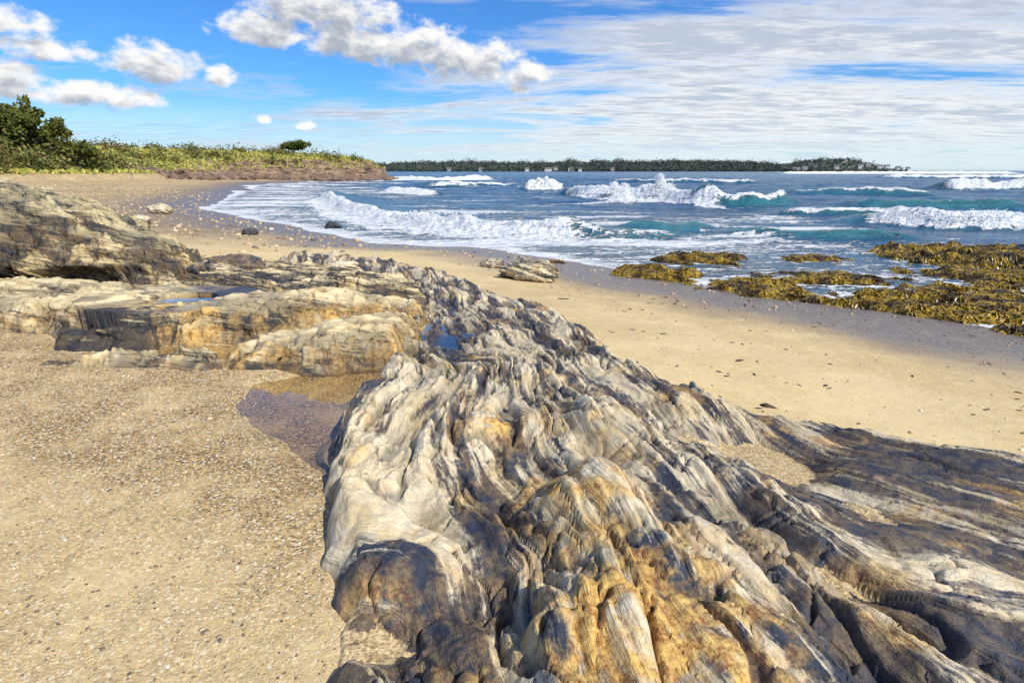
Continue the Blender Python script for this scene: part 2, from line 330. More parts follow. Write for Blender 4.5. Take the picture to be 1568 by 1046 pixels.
wet_cavity_dark=np.maximum(wet_cavity_dark,.85*ss(.3,.9,cleft))*(1-ss(.2,.8,sandm))  # wet stone plus cavity darkening painted into clefts and low strata
SC=np.stack([U+.3*Zr,Y,Zr],-1).reshape(-1,3)
V=np.stack([X,Y,Zr],-1).reshape(-1,3)
Fc=gridfaces(*X.shape,keep=(sd>-.25))
V2,F2,SC2,pa,oc,sm,we=compact(V,Fc,SC,pale.ravel(),ochre.ravel(),sandm.ravel(),wet_cavity_dark.ravel())
rockmat=mat_rock("schist_rock")
mesh_obj("rock_outcrop",V2,F2,rockmat,attrs=dict(pale=pa,ochre=oc,sandm=sm,wet=we),vattrs=dict(sc=SC2))
print("outcrop",time.time()-T0)
# ---------------------------------------------------------------- left ledges
def ledge(name,x0,x1,y0,y1,dx,slabs,mat,under=None,tilt=(.06,-.08),seed=50,step=.07,facs=(.10,.04,.014),basin=None):
    X,Y=np.meshgrid(np.arange(x0,x1,dx,dtype=np.float32),np.arange(y0,y1,dx,dtype=np.float32))
    g0,_,_=ground_z(X,Y)
    H=np.full(X.shape,-.3); pa=np.zeros(X.shape); oc=np.zeros(X.shape)
    wn=fbm(X/.5,Y/.5,4,seed); wf=facets(X/.28,Y/.2,seed+30,.7,1.5)
    for i,(poly,pts,steep,pl,och) in enumerate(slabs):
        s=sdist(poly,X,Y)+.07*wn+.07*wf
        top=idw(X,Y,pts,.05)
        rise=1-np.exp(-np.clip(s,0,9)*steep)
        h=top*rise-.3*ss(.0,-.12,s)
        m=h>H; H=np.where(m,h,H); tp=ss(.80,.97,rise); pa=np.where(m,pl*(.55+.45*tp),pa); oc=np.where(m,och*(1-.8*tp),oc)
    base=H+tilt[0]*X+tilt[1]*Y+.045*wn
    t=base/step; tf=t-np.floor(t)
    H=H+step*.85*(ss(.15,.42,tf)-tf)*ss(.0,.10,H)
    Uc=Y-.22*X+.14*fbm(X/.9,Y/.5,3,seed+3)
    k=ss(-.05,.12,H)
    cl=np.maximum(ss(.045,0,np.abs(fbm(X/1.3,Uc/.30,3,seed+20))),.8*ss(.03,0,np.abs(fbm(X/.5,Y/.9,3,seed+21))))
    fa=facs[0]*facets(X/.55,Uc/.20,seed+12,.7,1.7)+facs[1]*facets(X/.2,Uc/.07,seed+13,.8,1.6)+facs[2]*facets(X/.09,Uc/.028,seed+14,.8,1.5)-facs[0]*.55*cl
    H=H+k*(fa+facs[0]*.25+.006*fbm(X/.05,Y/.03,3,seed+7))
    if basin:
        bx,by,brx,bry,bz=basin; bb=ss(.25,.55,blob(X,Y,bx,by,brx,bry)*(1+.4*wn)); H=H*(1-bb)+(bz-.06)*bb
        ring=ss(.03,.2,blob(X,Y,bx,by,brx*1.5,bry*1.5))*(1-bb); H=np.where(ring>.2,np.maximum(H,bz+.03),H)
    Zz=H+g0
    Yo=Y.copy()
    if under: Yo=under(X,Y,H,Yo)
    bd=facets(X/.5,(Zz+.18*X)/.09,seed+9,.6,1.5)
    Yo=Yo-.09*bd*ss(.02,.1,H)
    V=np.stack([X,Yo,Zz],-1).reshape(-1,3)
    SC=np.stack([Zz*.9+.12*X+.30*Y+.04*wn,X*.9+.3*Y,Y*.5],-1).reshape(-1,3)
    ledge_wet_dark=np.clip(np.maximum(ss(.10,.0,H)*.5+.7*ss(-.01,-.06,fa),.9*cl*k),0,1)  # damp foot of the ledge, plus painted darkening in clefts and hollows
    Fc=gridfaces(*X.shape,keep=(H>-.25))
    V2,F2,a,b,c,d,e=compact(V,Fc,SC,(pa+.35*fbm(X/.4,Y/.2,3,seed+8)+2.2*fa+.16).ravel(),oc.ravel(),(0*H).ravel(),ledge_wet_dark.ravel())
    return mesh_obj(name,V2,F2,mat,attrs=dict(pale=b,ochre=c,sandm=d,wet=e),vattrs=dict(sc=a))
slabs=[
 ([(-2.35,4.42),(-1.6,4.42),(-1.05,4.55),(-.92,5.0),(-.9,5.70),(-1.5,5.45),(-2.2,5.0),(-2.45,4.6)],[(-2.4,4.5,.10),(-2.0,4.7,.22),(-1.5,4.8,.32),(-1.05,5.2,.34),(-1.0,5.7,.28)],22,.85,1.1),
 ([(-3.45,5.2),(-2.6,5.25),(-1.9,5.5),(-1.1,6.05),(-.95,6.5),(-1.6,6.5),(-2.8,6.0),(-3.5,5.8)],[(-3.3,5.4,.30),(-2.6,5.6,.40),(-1.8,6.0,.38),(-1.1,6.4,.26)],22,.74,1.1),
 ([(-4.3,7.1),(-3.2,6.85),(-2.0,6.95),(-1.0,7.15),(-1.3,8.0),(-2.5,8.3),(-4.2,8.1)],[(-4,7.4,.30),(-3,7.2,.26),(-2,7.4,.36),(-1.2,7.8,.20)],16,.40,.25),
 ([(-5.3,5.6),(-4.4,5.4),(-3.7,5.5),(-3.5,6.0),(-3.3,6.6),(-4.2,6.9),(-5.4,6.9)],[(-5,5.9,.22),(-4.2,5.7,.28),(-3.7,5.9,.24),(-3.5,6.5,.32),(-4.6,6.7,.30)],20,.72,.7),
 ([(-7.5,5.9),(-6,5.6),(-5.1,5.6),(-4.8,6.3),(-5,7.1),(-7.5,7.3)],[(-7,6.2,.28),(-5.6,6.0,.22),(-5,6.8,.30)],18,.62,.4),
 ([(-4.2,5.0),(-3.6,4.95),(-3.35,5.1),(-3.4,5.35),(-4.0,5.4),(-4.3,5.2)],[(-3.8,5.2,.16),(-3.4,5.3,.2)],24,.15,.2),
 ([(-4.05,4.55),(-3.3,4.45),(-2.6,4.42),(-2.42,4.5),(-2.6,4.70),(-3.4,4.68),(-4.0,4.70)],[(-3.9,4.6,.06),(-3.2,4.6,.13),(-2.5,4.6,.15)],26,.9,.5),
 ([(-7.2,5.0),(-5.2,4.85),(-4.7,5.05),(-5.2,5.3),(-7.2,5.4)],[(-6.5,5.1,.10),(-5.0,5.1,.06)],14,.1,.1),
 ([(-3.1,8.6),(-2.2,8.5),(-1.3,8.6),(-1.6,9.2),(-2.6,9.7),(-4.2,9.9),(-4.4,9.3)],[(-3.8,9.5,.2),(-2,9.0,.16)],12,.42,.15),
]
rock_face=mat_rock("ledge_rock",darkc=(.040,.038,.036),midc=(.33,.26,.15),palec=(.80,.67,.40),olive=(.47,.35,.13),sc1=(9,1.2,1.5),sc2=(50,3.2,7))
ledge("rock_ledge",-7.6,-.7,4.2,10.1,.014,slabs,rock_face,seed=50,basin=(-3.55,5.95,.42,.30,.27))
bigs=[([(-11,6.6),(-8,6.3),(-6.4,6.6),(-5.2,7.1),(-4.45,7.7),(-4.2,8.4),(-5.0,9.3),(-6.5,10.3),(-11,11)],
  [(-10,8,1.45),(-7.5,8,1.42),(-6.45,7.9,1.28),(-5.9,8,1.08),(-5.2,8,.80),(-4.6,8.1,.42),(-5,9.0,.55),(-6.3,9.8,.9)],3.6,.62,.35)]
def under(X,Y,H,Yo):
    k=ss(.42,.25,H)*ss(8.6,7.6,Y)*ss(-4.7,-5.6,X)
    return Yo+.38*k
ledge("cliff_rock",-11,-4.0,6.0,11,.0165,bigs,mat_rock("dark_schist",darkc=(.03,.03,.028),midc=(.22,.185,.12),palec=(.62,.52,.30),olive=(.35,.29,.12),sc1=(9,1.0,1.5),sc2=(44,2.8,6)),under=under,seed=70,step=.15,tilt=(.17,-.12),facs=(.20,.08,.025))
print("ledges",time.time()-T0)
# ---------------------------------------------------------------- tide pools
poolm=mat_pool()
def pool(poly,z,nm="tide_pool"):
    ar=sum(poly[i][0]*poly[(i+1)%len(poly)][1]-poly[(i+1)%len(poly)][0]*poly[i][1] for i in range(len(poly)))
    if ar<0: poly=poly[::-1]
    V=[(a,b,z) for a,b in poly]; me=bpy.data.meshes.new(nm); me.from_pydata(V,[],[list(range(len(V)))]); me.materials.append(poolm)
    o=bpy.data.objects.new(nm,me); scene.collection.objects.link(o); return o
pool([(-2.3,4.5),(-.7,4.9),(-.6,2.3),(-1.2,2.5),(-1.9,3.2),(-2.4,3.9)],-.022)
pool([(-3.9,4.75),(-2.3,4.7),(-2.3,5.3),(-3.9,5.3)],-.012)
pool([(-.95,4.7),(-.3,4.7),(-.3,6.1),(-.95,6.1)],-.03)
gb=float(ground_z(np.array([-3.55]),np.array([5.95]))[0][0])
pool([(-3.55+.50*math.cos(t*.524),5.95+.36*math.sin(t*.524)) for t in range(12)],.27+gb-.01)
# ---------------------------------------------------------------- boulders
def boulder(name,cx,cy,rx,ry,rz,mat,seed,rot=0,sink=.25,pale=.4,ochre=.15,wet=0):
    v,f=icos(6)
    n=fbm(v[:,0]*1.6+seed,v[:,1]*1.6+v[:,2]*1.3,4,seed); n2=facets(v[:,0]*2.2+v[:,2],v[:,2]*3+v[:,1]*2+seed,seed+1,.8)
    r=1+.28*n+.22*n2
    q=np.round((v@np.array([.3,.2,.93]))*4+n)*.04
    p=v*(r+q)[:,None]*np.array([rx,ry,rz]); c,s=math.cos(rot),math.sin(rot)
    gz=float(ground_z(np.array([cx]),np.array([cy]))[0][0])
    P=np.stack([p[:,0]*c-p[:,1]*s+cx,p[:,0]*s+p[:,1]*c+cy,p[:,2]+gz+rz*(1-2*sink)],-1)
    SC=np.stack([p[:,2]+.2*p[:,0],p[:,0],p[:,1]],-1)
    o=np.ones(len(v))
    return mesh_obj(name,P,f,mat,attrs=dict(pale=o*pale,ochre=o*ochre,sandm=o*0,wet=o*wet),vattrs=dict(sc=SC))
boulder("boulder",-4.15,8.25,.62,.38,.28,rockmat,3,pale=.22,ochre=.3)
boulder("boulder",-3.0,9.9,.35,.3,.14,rockmat,9,pale=.6)
boulder("boulder",.35,11.1,.58,.38,.24,rockmat,5,rot=-.3,pale=.5)
boulder("boulder",-.45,12.8,.28,.2,.12,rockmat,6,pale=.45)
boulder("boulder",-8.9,19.5,.28,.2,.14,rockmat,12,pale=.1,wet=.5)
boulder("boulder",-7.6,24.5,.35,.25,.22,rockmat,13,pale=.0,wet=.6)
boulder("boulder",-13.5,21,.4,.3,.2,rockmat,15,pale=.6)
boulder("boulder",-17.5,29,.6,.4,.3,rockmat,16,pale=.7)
boulder("boulder",-1.7,23.0,.4,.3,.25,rockmat,17,pale=.0,wet=.7)
boulder("boulder",-5.0,42.0,.9,.5,.4,rockmat,18,pale=.0,wet=.7)
boulder("boulder",-9.5,45.0,.6,.4,.4,rockmat,19,pale=.0,wet=.7)
# ---------------------------------------------------------------- pebbles
def pebbles():
    P=[];R=[]
    def add(n,x0,x1,y0,y1,r0,r1,pw=2.2,cond=None):
        x=rng.uniform(x0,x1,n); y=rng.uniform(y0,y1,n)
        if cond is not None: k=cond(x,y); x=x[k]; y=y[k]
        z,_,_=ground_z(x,y); r=r0+(r1-r0)*rng.random(len(x))**pw*1.0
        P.append(np.stack([x,y,z+r*.15],-1)); R.append(r)
    ok=lambda x,y:(sdist(POOL,x,y)<0)
    add(22000,-4.5,-.5,1.0,4.6,.0025,.009,3,ok); add(120,-4.5,-.6,1.0,4.4,.009,.020,3,ok)
    add(2500,-6,-1.0,4.2,6,.004,.015,2.5); add(900,1,9,3,10,.005,.02,3); add(3500,-12,8,9,22,.01,.045,3,lambda x,y:(np.abs(sdist(LAND,x,y)-1.5)<2.2))
    add(9000,-40,-4,11,60,.02,.11,4,lambda x,y:sdist(LAND,x,y)>0)
    P=np.concatenate(P);R=np.concatenate(R)
    V,F=scatter_blobs(P,R,1,.15)
    m,n,b=material("pebble_stone"); g=n.n.new('ShaderNodeNewGeometry'); r=g.outputs['Random Per Island']
    cr=n.new('ShaderNodeValToRGB',{0:r}); e=cr.color_ramp.elements; e[0].color=(.09,.08,.08,1); e[1].color=(.70,.63,.50,1)
    for p,c in ((.15,(.24,.17,.10,1)),(.4,(.50,.36,.18,1)),(.75,(.44,.35,.23,1)),(.92,(.66,.50,.29,1))):
        q=e.new(p); q.color=c
    n.set(b.inputs['Base Color'],cr.outputs[0]); b.inputs['Roughness'].default_value=.7
    mesh_obj("pebbles",V,F,m)
pebbles()
xw=rng.uniform(.5,9,900); yw=rng.uniform(3.5,12,900); k=(sdist(LAND,xw,yw)>.5)&(sdist(OUT,xw,yw)<-.2)&(fbm(xw/1.8,yw/.5+xw/1.5,2,88)>.15); xw,yw=xw[k],yw[k]; zw=ground_z(xw,yw)[0]
V,F=scatter_blobs(np.stack([xw,yw,zw+.004],-1),rng.uniform(.006,.022,len(xw))+.03*(rng.random(len(xw))>.97),1,.5,(1.8,.6,.25))
mesh_obj("seaweed_wrack",V,F,mat_plain("dry_weed",(.03,.02,.015),(.14,.09,.04),20))
# ---------------------------------------------------------------- seaweed rocks
weedm,n,b=material("rockweed"); g=n.n.new('ShaderNodeNewGeometry'); r=g.outputs['Random Per Island']
c=n.mix(r,(.11,.06,.008),(.55,.37,.035)); n.set(b.inputs['Base Color'],n.mix(n.mr(n.noise(g.outputs['Position'],2.0,4,.6),.46,.58),c,(.07,.042,.010))); b.inputs['Roughness'].default_value=.38
weedbase=mat_plain("weed_covered_rock",(.015,.014,.012),(.13,.08,.018),9,.4,.8,.05)
def seaweed(cx,cy,rx,ry,h,rot,nb,seed):
    nx=110; x,y=np.meshgrid(np.linspace(-1.25,1.25,nx),np.linspace(-1.25,1.25,nx))
    c,s=math.cos(rot),math.sin(rot); h=h*.8
    def hf(x,y):
        wx=cx+x*rx*c-y*ry*s; wy=cy+x*rx*s+y*ry*c
        e=1-(x*x+y*y)+1.9*fbm(wx/.9,wy/.7,4,seed)
        z=SEA-.10+h*np.clip(e,-.4,1.0)*.55+.10*fbm(wx/.45,wy/.4,3,seed+1)*ss(-.2,.3,e)+.085
        return wx,wy,z,e
    wx,wy,z,e=hf(x,y)
    o=mesh_obj("seaweed_rock",np.stack([wx,wy,z],-1).reshape(-1,3),gridfaces(nx,nx,keep=(e>-.35)),weedbase)
    px=rng.uniform(-1.2,1.2,nb*3); py=rng.uniform(-1.2,1.2,nb*3); _,_,_,e=hf(px,py); k=e>-.05; px=px[k][:nb]; py=py[k][:nb]; n=len(px)
    a=rng.uniform(0,2*np.pi,n); L=rng.uniform(.08,.25,n); W=rng.uniform(.008,.024,n); rows=[]
    for t in (0,.33,.66,1.0):
        aa=a+t*1.2*np.sin(px*9)
        qx=px+np.cos(aa)*L*t/rx; qy=py+np.sin(aa)*L*t/ry
        wx,wy,z,_=hf(qx,qy); z=z+.010+.035*math.sin(t*3.14)*rng.random(n); w=W*(1-.5*t)
        nxp=-np.sin(aa)*w; nyp=np.cos(aa)*w
        rows+= [np.stack([wx-nxp,wy-nyp,z],-1),np.stack([wx+nxp,wy+nyp,z+.004],-1)]
    V=np.stack(rows,1).reshape(-1,3); base=np.arange(n)[:,None]*8
    F=np.concatenate([base+np.array([[0,1,3,2]]),base+np.array([[2,3,5,4]]),base+np.array([[4,5,7,6]])])
    mesh_obj("rockweed_fronds",V,F,weedm,parent=o)
seaweed(3.2,13.1,1.3,1.0,.26,-.15,4500,1)
seaweed(5.2,15.6,1.2,1.1,.28,0,3500,2)
seaweed(5.0,11.3,1.2,1.0,.26,-.3,5000,3)
seaweed(8.6,9.9,2.0,1.9,.34,-.45,14000,4)
seaweed(13.2,15.8,2.8,2.0,.60,-.1,10000,5)
seaweed(6.6,9.8,1.6,.35,.22,-.55,3000,6)
seaweed(11.2,12.4,2.2,1.4,.32,-.3,9000,7)
seaweed(1.1,14.8,.4,.3,.18,-.3,700,8)
seaweed(7.2,12.6,1.5,.7,.24,-.3,3500,9)
seaweed(8.3,15.6,.9,.6,.22,-.3,1500,10)
seaweed(10.6,8.6,1.6,1.2,.3,-.3,6000,11)
boulder("dark_boulder",14.2,15.6,.8,.6,.5,rockmat,25,pale=-.6,wet=.8,sink=.0)
print("weed",time.time()-T0)
# ---------------------------------------------------------------- sea
X,Y,R=fan((0,0),6,14000,900,-52,64,850)
dl=-sdist(LAND,X,Y)
fade=1-ss(120,500,R)
off=ss(1,45,dl)
wv=.30*fbm(X/11+.2*Y/11,Y/4.6,3,101)+.14*fbm(X/3.1,Y/1.5,3,102)+.06*fbm(X/.9,Y/.55,3,103)*(1-ss(40,90,R))
big=.5*fbm(X/40,Y/11,2,104)*ss(60,100,R)
z=SEA+(.14+.95*off)*wv*fade+big*fade*.9
z=z-.03*ss(3,0,dl)+.02
foam=.40*ss(34,4,dl+6*fbm(X/8,Y/5,3,105))+.48*ss(-.05,.5,fbm(X/12,Y/2.6,4,106))*ss(120,20,dl)
foam=foam+.20*ss(.15,.5,fbm(X/20,Y/3,4,107))*ss(400,60,dl)
foam=foam*(1-.18*ss(8,22,X)*ss(14,22,Y))
foam=foam+.34*ss(1.3,.0,dl)+.10
face=np.zeros(X.shape)
def breaker(pts,h,wsea,wshore,fseaw,fshore,fo=1.0,seed=0,green=.8,taper=1.5):
    px=np.array([p[0] for p in pts]); py=np.array([p[1] for p in pts]); pad=max(3*wsea,2*fshore)+2
    M=np.where((X>px[0]-2*taper)&(X<px[-1]+2*taper)&(Y>py.min()-pad)&(Y<py.max()+pad))
    x=X[M]; y=Y[M]
    cy=np.interp(x,px,py); sl=(np.interp(x+.5,px,py)-np.interp(x-.5,px,py))
    dy=(y-cy)/np.sqrt(1+sl*sl)+.35*fbm(x/2.2,y/9,3,seed)
    tp=ss(px[0]-taper,px[0]+taper*.6,x)*ss(px[-1]+taper,px[-1]-taper*.6,x)
    hv=h*tp*(.75+.5*fbm(x/2.5,y/30,3,seed+1))
    prof=np.where(dy>0,np.exp(-(dy/wsea)**2),np.exp(-(dy/wshore)**2))
    fm=fo*tp*ss(fseaw,fseaw*.2,dy)*ss(-fshore,-fshore*.45,dy+fshore*.35*fbm(x/1.3,y/1.0,4,seed+2))
    z[M]+=hv*prof+ fm*h*.20*np.clip(fbm(x/.5,y/.4,5,seed+3,.65)+.1,-.3,1)*fade[M]
    f=foam[M]*(1-.6*tp*np.exp(-((dy-wsea*.7)/wsea)**2))
    foam[M]=np.maximum(f,fm)
    face[M]=np.maximum(face[M],green*tp*np.exp(-((dy-.15*wsea)/(wsea*.6))**2))
breaker([(-16.9,53),(-12.5,42),(-9.4,34.5),(-5.8,27.8),(-2.3,24),(.4,22.1),(2.4,21.6)],.65,2.4,.6,.5,3.0,1.0,200,.3)
breaker([(2.0,21.8),(3.4,20.8),(6,21.2)],.38,1.6,.5,.25,.5,.65,205,.8,.8)
breaker([(4.2,22.8),(6.6,23.4),(8,24)],.4,1.5,.6,.1,.2,.0,207,1.0,1)
breaker([(6.0,62),(9.2,50),(12,47.4),(14.2,42)],1.35,3.2,.9,.7,3.4,1.0,210,.3,1.5)
breaker([(13.2,41.5),(16.5,40.6),(20.3,43)],1.05,2.6,.7,.3,.7,.8,215,1.0,1.5)
breaker([(1.8,73),(6,73)],1.5,3,1,1,3,1.0,220,.2)
breaker([(16.5,27),(18.5,24.8),(22,23.8),(29,23)],.75,1.9,.5,.5,1.2,1.0,230,.8)
breaker([(15.5,32.5),(18,31.6),(21.5,30.8)],.5,1.7,.5,.35,.6,.9,235,.9)
breaker([(9,22.2),(11.5,21.0),(14,20.6)],.34,1.5,.5,.15,.35,.45,237,.9)
breaker([(56,76),(75,74)],1.5,3.5,1.2,1,2.5,1.0,240,.6)
breaker([(30,62),(41,58)],.8,3,1.2,.8,1.0,.8,245,.8)
breaker([(24,40),(33,38)],.7,2.4,.8,.3,.4,.4,246,1.)
breaker([(-34,165),(-20,150),(-6,160)],1.2,5,2,2,6,1.0,250,.2,4)
breaker([(-12,90),(0,95)],.8,4,2,1,3,.8,255,.4,4)
breaker([(-14,66),(-8,60)],.7,3,1,1,3,1.0,256,.3,2)
breaker([(20,120),(45,110)],.9,5,2,1,2.4,.75,260,.4,5)
breaker([(120,190),(190,180)],1.4,8,3,2,5,.9,262,.3,8)
breaker([(220,480),(420,500)],2.2,14,6,8,26,1.0,264,.2,20)
shal=ss(9,1,dl)
V=np.stack([X,Y,z],-1).reshape(-1,3)
Fc=gridfaces(*X.shape,keep=(dl>-6))
V2,F2,fo,fa,sh=compact(V,Fc,foam.ravel(),face.ravel(),shal.ravel())
mesh_obj("sea",V2,F2,mat_sea(),attrs=dict(foam=fo,face=fa,shallow=sh))
print("sea",time.time()-T0)
P=[];R=[]
def spray(cx,cy,w,dpt,hh,n,r0,r1):
    x=rng.normal(cx,w*.45,n); fall=np.exp(-((x-cx)/w)**2*1.2)*(.55+.45*np.sin(x*3.1+cx)**2)
    zz=SEA+.5+hh*fall*rng.random(n)**1.7; y=cy+rng.normal(0,dpt,n)
    P.append(np.stack([x,y,zz],-1)); R.append(rng.uniform(r0,r1,n)*(1.3-rng.random(n)*.9))
spray(11.9,47.4,1.3,.5,1.7,6200,.012,.05); spray(9.0,50.5,2.2,.6,1.0,5200,.012,.05); spray(14,42.6,1.2,.4,.7,1800,.012,.045)
spray(4,73,1.8,.5,1.2,3000,.03,.09); spray(20,24.2,3,.3,.35,900,.012,.03); spray(-4,25.8,3,.3,.15,500,.01,.03)
V,F=scatter_blobs(np.concatenate(P),np.concatenate(R),1,.3,(1,1,1))
sprm,n,b=material("sea_foam"); b.inputs['Base Color'].default_value=(.88,.9,.9,1); b.inputs['Roughness'].default_value=.9
mesh_obj("sea_spray",V,F,sprm)
# ---------------------------------------------------------------- vegetation
leafS=mat_leaf("shrub_leaves",(.04,.06,.015),(.20,.20,.05),(.17,.09,.045))
leafG=mat_leaf("grass_blades",(.24,.26,.05),(.56,.50,.14),(.38,.40,.07))
leafT=mat_leaf("tree_leaves",(.03,.05,.012),(.15,.17,.03),(.11,.10,.02))
bark=mat_plain("bark",(.05,.04,.03),(.14,.11,.08),6)
def clumps(C,Rr,per,size,mat,name,flat=.8,parent=None):
    n=len(C); P=rng.normal(size=(n,per,3)); P/=np.linalg.norm(P,axis=2)[...,None]
    P*= (rng.random((n,per,1))**.45)*(1+.3*np.sin(P[...,:1]*5+P[...,1:2]*4)); P[...,2]*=flat
    P=(C[:,None]+P*Rr[:,None,None]).reshape(-1,3)
    V,F=leaf_quads(P,size); return mesh_obj(name,V,F,mat,smooth=False,parent=parent)
def in_veg(n,x0,x1,y0,y1,vmin,vmax):
    x=rng.uniform(x0,x1,n); y=rng.uniform(y0,y1,n); z,_,v=ground_z(x,y); k=(v>vmin)&(v<vmax); return x[k],y[k],z[k]
x,y,zz=in_veg(3600,-150,-36,40,230,1,50); k=fbm(x/9,y/9,3,300)>.05; x,y,zz=x[k],y[k],zz[k]
Rr=.5+2.0*rng.random(len(x))**2; clumps(np.stack([x,y,zz+Rr*.4],-1),Rr,80,.2,leafS,"shrub_thicket")
x,y,zz=in_veg(20000,-120,-36,40,230,-.5,30); Rr=rng.uniform(.3,.7,len(x)); clumps(np.stack([x,y,zz+.1],-1),Rr,9,.22,leafG,"beach_grass",.7)
x,y,zz=in_veg(900,-95,-44,45,85,2,22); Rr=rng.uniform(1.0,2.3,len(x)); clumps(np.stack([x,y,zz+Rr*.6],-1),Rr,110,.2,leafS,"shrub_hedge")
def cone(a,b,r0,r1,k=8):
    a=np.array(a,float); b=np.array(b,float); d=b-a; d/=np.linalg.norm(d); u=np.cross(d,[.3,.9,.1]); u/=np.linalg.norm(u); w=np.cross(d,u)
    t=np.arange(k)*2*np.pi/k; ring=np.cos(t)[:,None]*u+np.sin(t)[:,None]*w
    V=np.concatenate([a+ring*r0,b+ring*r1]); i=np.arange(k); F=np.stack([i,(i+1)%k,(i+1)%k+k,i+k],-1); return V,F
def tree(x,y,h,w,seed,name="deciduous_tree"):
    z=float(ground_z(np.array([x]),np.array([y]))[0][0]); r=np.random.default_rng(seed)
    Vs=[];Fs=[];o=0; C=[];Rr=[]
    def ad(a,b,r0,r1):
        nonlocal o
        V,F=cone(a,b,r0,r1); Vs.append(V); Fs.append(F+o); o+=len(V)
    top=(x+.3,y,z+h*.45); ad((x,y,z-.3),top,.28,.2)
    for i in range(9):
        a=i*2.4+r.uniform(-.4,.4); L=w*r.uniform(.25,.5); e=(x+math.cos(a)*L,y+math.sin(a)*L,z+h*r.uniform(.5,.88))
        s=(x+.1,y,z+h*r.uniform(.25,.45)); ad(s,e,.13,.04)
        for j in range(6):
            C.append((e[0]+r.normal(0,w*.11),e[1]+r.normal(0,w*.11),e[2]+r.normal(0,h*.08))); Rr.append(r.uniform(.08,.17)*w)
    tr=mesh_obj(name,np.concatenate(Vs),np.concatenate(Fs),bark)
    clumps(np.array(C),np.array(Rr),95,.2,leafT,"crown",.75,parent=tr)
for i,(a,b_,h,w) in enumerate([(-68,77,6.6,7),(-62.5,75,6.2,6.5),(-57.8,74,5.6,5.5),(-73,80,6.5,7),(-79,82,6.5,7),(-54.6,75,3.6,3.5),(-62,170,3.6,7)]): tree(a,b_,h,w,i+5)
n=1500; t=rng.random(n); px=np.interp(t,[0,.2,.45,.7,.9,1],[-60,-54,-46,-39,-34,-28])+rng.normal(0,1.6,n); py=np.interp(t,[0,.2,.45,.7,.9,1],[95,118,136,150,162,170])+rng.normal(0,2.5,n)
z0=ground_z(px,py)[0]; r=rng.uniform(.25,1.1,n)
V,F=scatter_blobs(np.stack([px,py,np.maximum(z0,SEA)+r*.1],-1),r,1,.35,(1.2,1,.6))
mesh_obj("shore_rocks",V,F,mat_plain("reddish_rock",(.05,.032,.025),(.30,.20,.13),1.2,.9,.6,.1),smooth=False)
# ---------------------------------------------------------------- distant headland
xs=np.linspace(-420,1130,700); ysn=np.linspace(0,1,20)
def hl(x):
    return np.interp(x,[-420,-390,-300,-100,50,200,330,450,650,740,800,870,930,1010,1080],[1,12,17,20,16,21,18,23,19,11,22,28,25,11,0])
T,Xg=np.meshgrid(ysn,xs,indexing='ij')
Yg=1500+T*260; Zg=SEA-1+ (hl(Xg)+1)*np.minimum(1,ss(0,.5,T)*1.0)+1.8*fbm(Xg/25,Yg/25,3,400)*ss(0,.2,T)
farland=mat_plain("hazy_distant_land",(.05,.08,.08),(.17,.18,.12),.02,.95,0,.1)  # bluish distance haze put into the base colours
mesh_obj("distant_headland",np.stack([Xg,Yg,Zg],-1).reshape(-1,3),gridfaces(*Xg.shape),farland)
n=5200; x=rng.uniform(-415,1010,n); t=rng.random(n)**1.3*.6+.03; zz=SEA-1+(hl(x)+1)*ss(0,.5,t)
k=(rng.random(n)<np.where(x>720,.5,1.0)*np.where(x>930,.35,1)); x,t,zz=x[k],t[k],zz[k]
hh=rng.uniform(3.0,7.5,len(x))*(.8+1.6*fbm(x/45,t*0+1,3,401)+.2)
farleaf=mat_leaf("hazy_forest_leaves",(.035,.07,.08),(.08,.115,.09),(.17,.13,.08))  # leaf greens shifted to blue, painting in aerial haze
clumps(np.stack([x,1500+t*260,zz+hh*.5],-1),np.abs(hh)+1,22,1.7,farleaf,"distant_forest",1.1)
wallm=mat_plain("house_wall",(.62,.62,.60),(.75,.74,.71),.5); roofm=mat_plain("house_roof",(.10,.09,.09),(.2,.17,.15),.5); winm=mat_plain("window_glass",(.02,.03,.04),(.04,.05,.06),.5,.2)
def house(x,y,z,w,d,h,rh):
    e=bpy.data.objects.new("house",None); scene.collection.objects.link(e); e.location=(x,y,z)
    V=[(-w,-d,-3),(w,-d,-3),(w,d,-3),(-w,d,-3),(-w,-d,h),(w,-d,h),(w,d,h),(-w,d,h),(-w,0,h+rh),(w,0,h+rh)]
    def mk(nm,V,F,m):
        me=bpy.data.meshes.new(nm); me.from_pydata(V,[],F); me.materials.append(m); o=bpy.data.objects.new(nm,me); scene.collection.objects.link(o); o.parent=e
    mk("walls",V,[(0,1,5,4),(1,2,6,9,5),(2,3,7,6),(3,0,4,8,7)],wallm)
    mk("roof",[(-w-.5,-d-.5,h-.2),(w+.5,-d-.5,h-.2),(w+.5,d+.5,h-.2),(-w-.5,d+.5,h-.2),(-w-.5,0,h+rh+.3),(w+.5,0,h+rh+.3)],[(0,1,5,4),(2,3,4,5)],roofm)
    Wv=[];Wf=[]
    for i in range(4):
        for j in range(2):
            cx=-w+w*2*(i+.5)/4; cz=h*(.25+.45*j); b0=len(Wv); Wv+=[(cx-.4,-d-.05,cz),(cx+.4,-d-.05,cz),(cx+.4,-d-.05,cz+1.2),(cx-.4,-d-.05,cz+1.2)]; Wf.append((b0,b0+1,b0+2,b0+3))
    mk("windows",Wv,Wf,winm)
